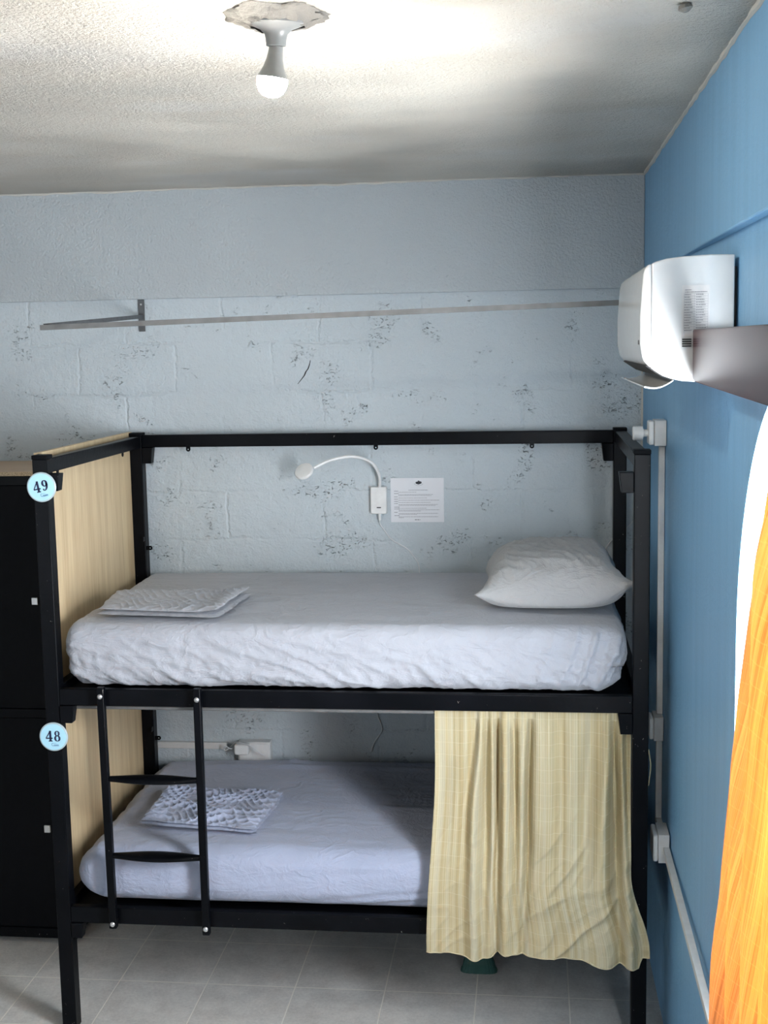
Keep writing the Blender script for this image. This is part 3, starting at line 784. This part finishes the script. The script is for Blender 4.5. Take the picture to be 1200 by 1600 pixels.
def badge(name, cx, cz, tilt, text, label, cy=-.0015):
    r = .049
    g = thing(name, label, 'number sign', (cx, cy, cz))
    MB().lathe([(r, 0), (r, .004), (r - .002, .0055)], (cx, cy, cz), (0, -1, 0), 56).build('rim', RIM, g)
    MB().lathe([(r - .0045, .0055), (r - .0045, .0062)], (cx, cy, cz), (0, -1, 0), 56).build('disc', DISC, g)
    def fr(u, v, s=.0242):
        a, b = u * s, v * s + .003
        return (cx + a * math.cos(tilt) - b * math.sin(tilt), cy - .0067, cz + a * math.sin(tilt) + b * math.cos(tilt))
    m = MB(); digit(m, text[0], -.56, fr); digit(m, text[1], .56, fr); m.build('number', NAVY, g, smooth=False)
    m = MB(); f2 = lambda u, v: fr(u * .30 + .22, v * .30 - 1.22)
    oval(m, -1.3, .1, .42, .62, .16, .20, f2, 40, 320, 14)                       # swash initial
    for k in range(5):
        oval(m, -.55 + k * .48, -.25, .17, .26, .12, .16, f2, 0, 360, 10)
    stroke(m, [(-.95, .55), (-.2, .68), (.5, .50)], [.10, .12, .08], f2); stroke(m, [(-1.1, -.75), (.2, -.62), (1.7, -.70)], [.06, .10, .05], f2)
    m.build('small_script', LOGO, g, smooth=False)
badge('number_sign', .030, 1.883, math.radians(11), '49', 'round pale blue sign reading 49, tilted, at the top of the left front bed post', -.0015)
badge('number_sign', .026, 1.044, math.radians(1), '48', 'round pale blue sign reading 48, on the left front bed post under the upper rail', -.0015)

# ------------------------------------------------------------------ lockers at the left
lk_ = thing('locker_cabinet', 'black two-door locker cabinet with a pale wood top left of the bunk', 'cabinet', (-.50, .86, 0))
x0, x1, y0, y1 = -.90, -.170, .62, 1.085
MB().box(x0, x1, y0 + .018, y1, .03, 1.856).build('carcass', LOCK, lk_, smooth=False, bevel=.002)
tp = MB().box(x0 - .005, x1 + .004, y0 - .004, y1, 1.8565, 1.8725).build('top', WOODTOP, lk_, smooth=False)
MB().box(x0 - .005, x1 + .004, y0 - .0055, y0 - .0042, 1.8575, 1.8715).build('edge_strip', CHIP, tp, smooth=False)
fm = MB(); fm.box(x0, x1, y0 - .002, y0 + .0175, 1.822, 1.856); fm.box(x0, x1, y0 - .002, y0 + .0175, .918, .952); fm.box(x0, x1, y0 - .002, y0 + .0175, .022, .062)
fm.box(x0, x0 + .03, y0 - .002, y0 + .0175, .062, 1.822); fm.box(x1 - .03, x1, y0 - .002, y0 + .0175, .062, 1.822)
fm.build('face_frame', BLACK, lk_, bevel=.002)
for (z0, z1, zl, mt) in ((.954, 1.820, 1.377, STEEL), (.064, .916, .472, WHITEP)):
    d = MB().box(x0 + .032, -.215, y0 + .003, y0 + .0175, z0, z1).build('door', LOCK, lk_, bevel=.002)
    MB().box(-.280, -.256, y0 - .006, y0 + .003, zl - .014, zl + .014).build('latch', mt, d, bevel=.0015)
for x in (x0 + .03, x1 - .06):
    for y in (y0 + .03, y1 - .06): MB().box(x, x + .03, y, y + .03, 0, .03).build('foot', LOCK, lk_)

# ------------------------------------------------------------------ trunking, boxes and sockets
bt = MB().box(-.02, .345, YB - .018, YB - .0005, .656, .684).build('cable_trunking', GREYPL, bevel=.002)
tag(bt, 'pale trunking along the wall above the lower mattress', 'trunking')
so = thing('wall_socket', 'pale double wall socket box just above the lower mattress', 'wall socket', (.47, YB, .645))
MB().box(.398, .535, YB - .045, YB - .0005, .610, .698).build('back_box', WHITEP, so, bevel=.004)
fpm = MB().box(.404, .529, YB - .0485, YB - .0455, .616, .692).build('face_plate', WHITEP, so, bevel=.0015)
for x in (.470, .504):
    ol = MB().lathe([(.0145, 0), (.0145, .0008), (.0135, .0012)], (x, YB - .0486, .655), (0, -1, 0), 24).build('outlet', WHITEP, fpm)
ch = thing('charger', 'small white plug-in charger in the wall socket by the lower mattress', 'charger', (.43, 1.03, .64))
MB().box(.392, .452, YB - .092, YB - .0495, .655, .700).build('charger_body', WHITEP, ch, bevel=.008, segs=4)
MB().tube(smooth_path([(.393, 1.03, .678), (.37, 1.03, .674), (.352, 1.03, .684), (.340, 1.04, .672), (.345, 1.05, .660), (.36, 1.06, .668), (.39, 1.03, .700), (.42, 1.0, .710), (.46, .995, .700), (.50, 1.0, .668), (.525, 1.0, .655)]), .0022, 8).build('charger_cable', CORD, ch)

tr = thing('cable_trunking', 'long pale trunking down the blue wall, turning level near the floor', 'trunking', (XR, .25, .67))
TR = XR - .0006
def duct(p0, p1, w=.020, d=.012):
    (ya, za), (yb, zb) = p0, p1; m = MB(); t = Vector((yb - ya, zb - za)).normalized(); n = Vector((-t.y, t.x)) * w / 2
    q = [(ya + n.x, za + n.y), (ya - n.x, za - n.y), (yb - n.x, zb - n.y), (yb + n.x, zb + n.y)]
    m.prism(q, TR - d, TR + .008, 'x'); return m.build('duct', GREYPL, tr, bevel=.0015)
duct((.312, 1.972), (.312, 1.062)); duct((.312, .975), (.395, .705) if False else (.312, .690)); duct((.3215, .6855), (.158, .6855)); duct((.040, .6855), (-1.9, .6855))
def jbox(name, label, y0, y1, z0, z1, d):
    b = thing(name, label, 'junction box', (XR, (y0 + y1) / 2, z0))
    MB().box(TR - d * .62, TR + .008, y0, y1, z0, z1).build('box_base', GREYPL, b, bevel=.002)
    MB().box(TR - d, TR - d * .62 - .0005, y0 + .003, y1 - .003, z0 + .003, z1 - .003).build('cover', WHITEP, b, bevel=.006, segs=3)
    return b
jb = jbox('junction_box', 'pale square box with a round plug on the blue wall beside the bunk top', .262, .352, 1.976, 2.060, .048)
MB().lathe([(.012, 0), (.012, .012), (.014, .013), (.014, .016), (.023, .017), (.024, .022), (.024, .046), (.021, .050)], (TR - .048, .307, 2.016), (-1, 0, 0), 28).build('round_plug', WHITEP, jb)
jbox('junction_box', 'shaded pale box on the blue wall behind the right bed post, middle of three', .265, .350, .978, 1.060, .038)
jbox('junction_box', 'pale box low on the blue wall where the trunking runs level', .042, .156, .640, .735, .044)

# small loop of curtain cord beside the post
MB().tube(smooth_path([(1.985, .045, 1.02), (1.9875, .045, 1.00), (1.9915, .045, .965), (1.988, .045, .925), (1.984, .045, .90), (1.981, .045, .93), (1.981, .045, .99), (1.985, .045, 1.02)]), .0022, 8).build('cord_end', CURT, hem)

# green brush on the floor under the bed
gb = thing('floor_brush', 'dark green flared brush standing on the floor under the bunk', 'brush', (1.413, .53, 0))
def bris(u, v):
    a = 2 * math.pi * u; rx = .066 - .026 * v; ry = .030 - .010 * v
    k = 1 + .02 * math.sin(a * 26) + .03 * (1 if int(v * 8) % 3 == 0 else 0)
    return (1.413 + rx * k * math.copysign(abs(math.cos(a)) ** .6, math.cos(a)), .53 + ry * k * math.copysign(abs(math.sin(a)) ** .6, math.sin(a)), .001 + .085 * v)
MB().grid(bris, 96, 16).build('bristles', GREEN, gb)
MB().box(1.378, 1.448, .512, .548, .084, .118).build('brush_head', GREEN, gb, bevel=.006)
MB().tube([(1.413, .53, .115), (1.413, .60, .36)], .011, 12).build('handle', GREEN, gb)

# lump of dark debris stuck on the ceiling by the right wall
tag(MB().lathe([(.001, 0), (.012, .003), (.014, .010), (.006, .016)], (1.905, -1.445, ZC), (0.2, 0, -1), 9).build('ceiling_hook_stub', MORTAR), 'small dark stub on the ceiling near the blue wall', 'stub')
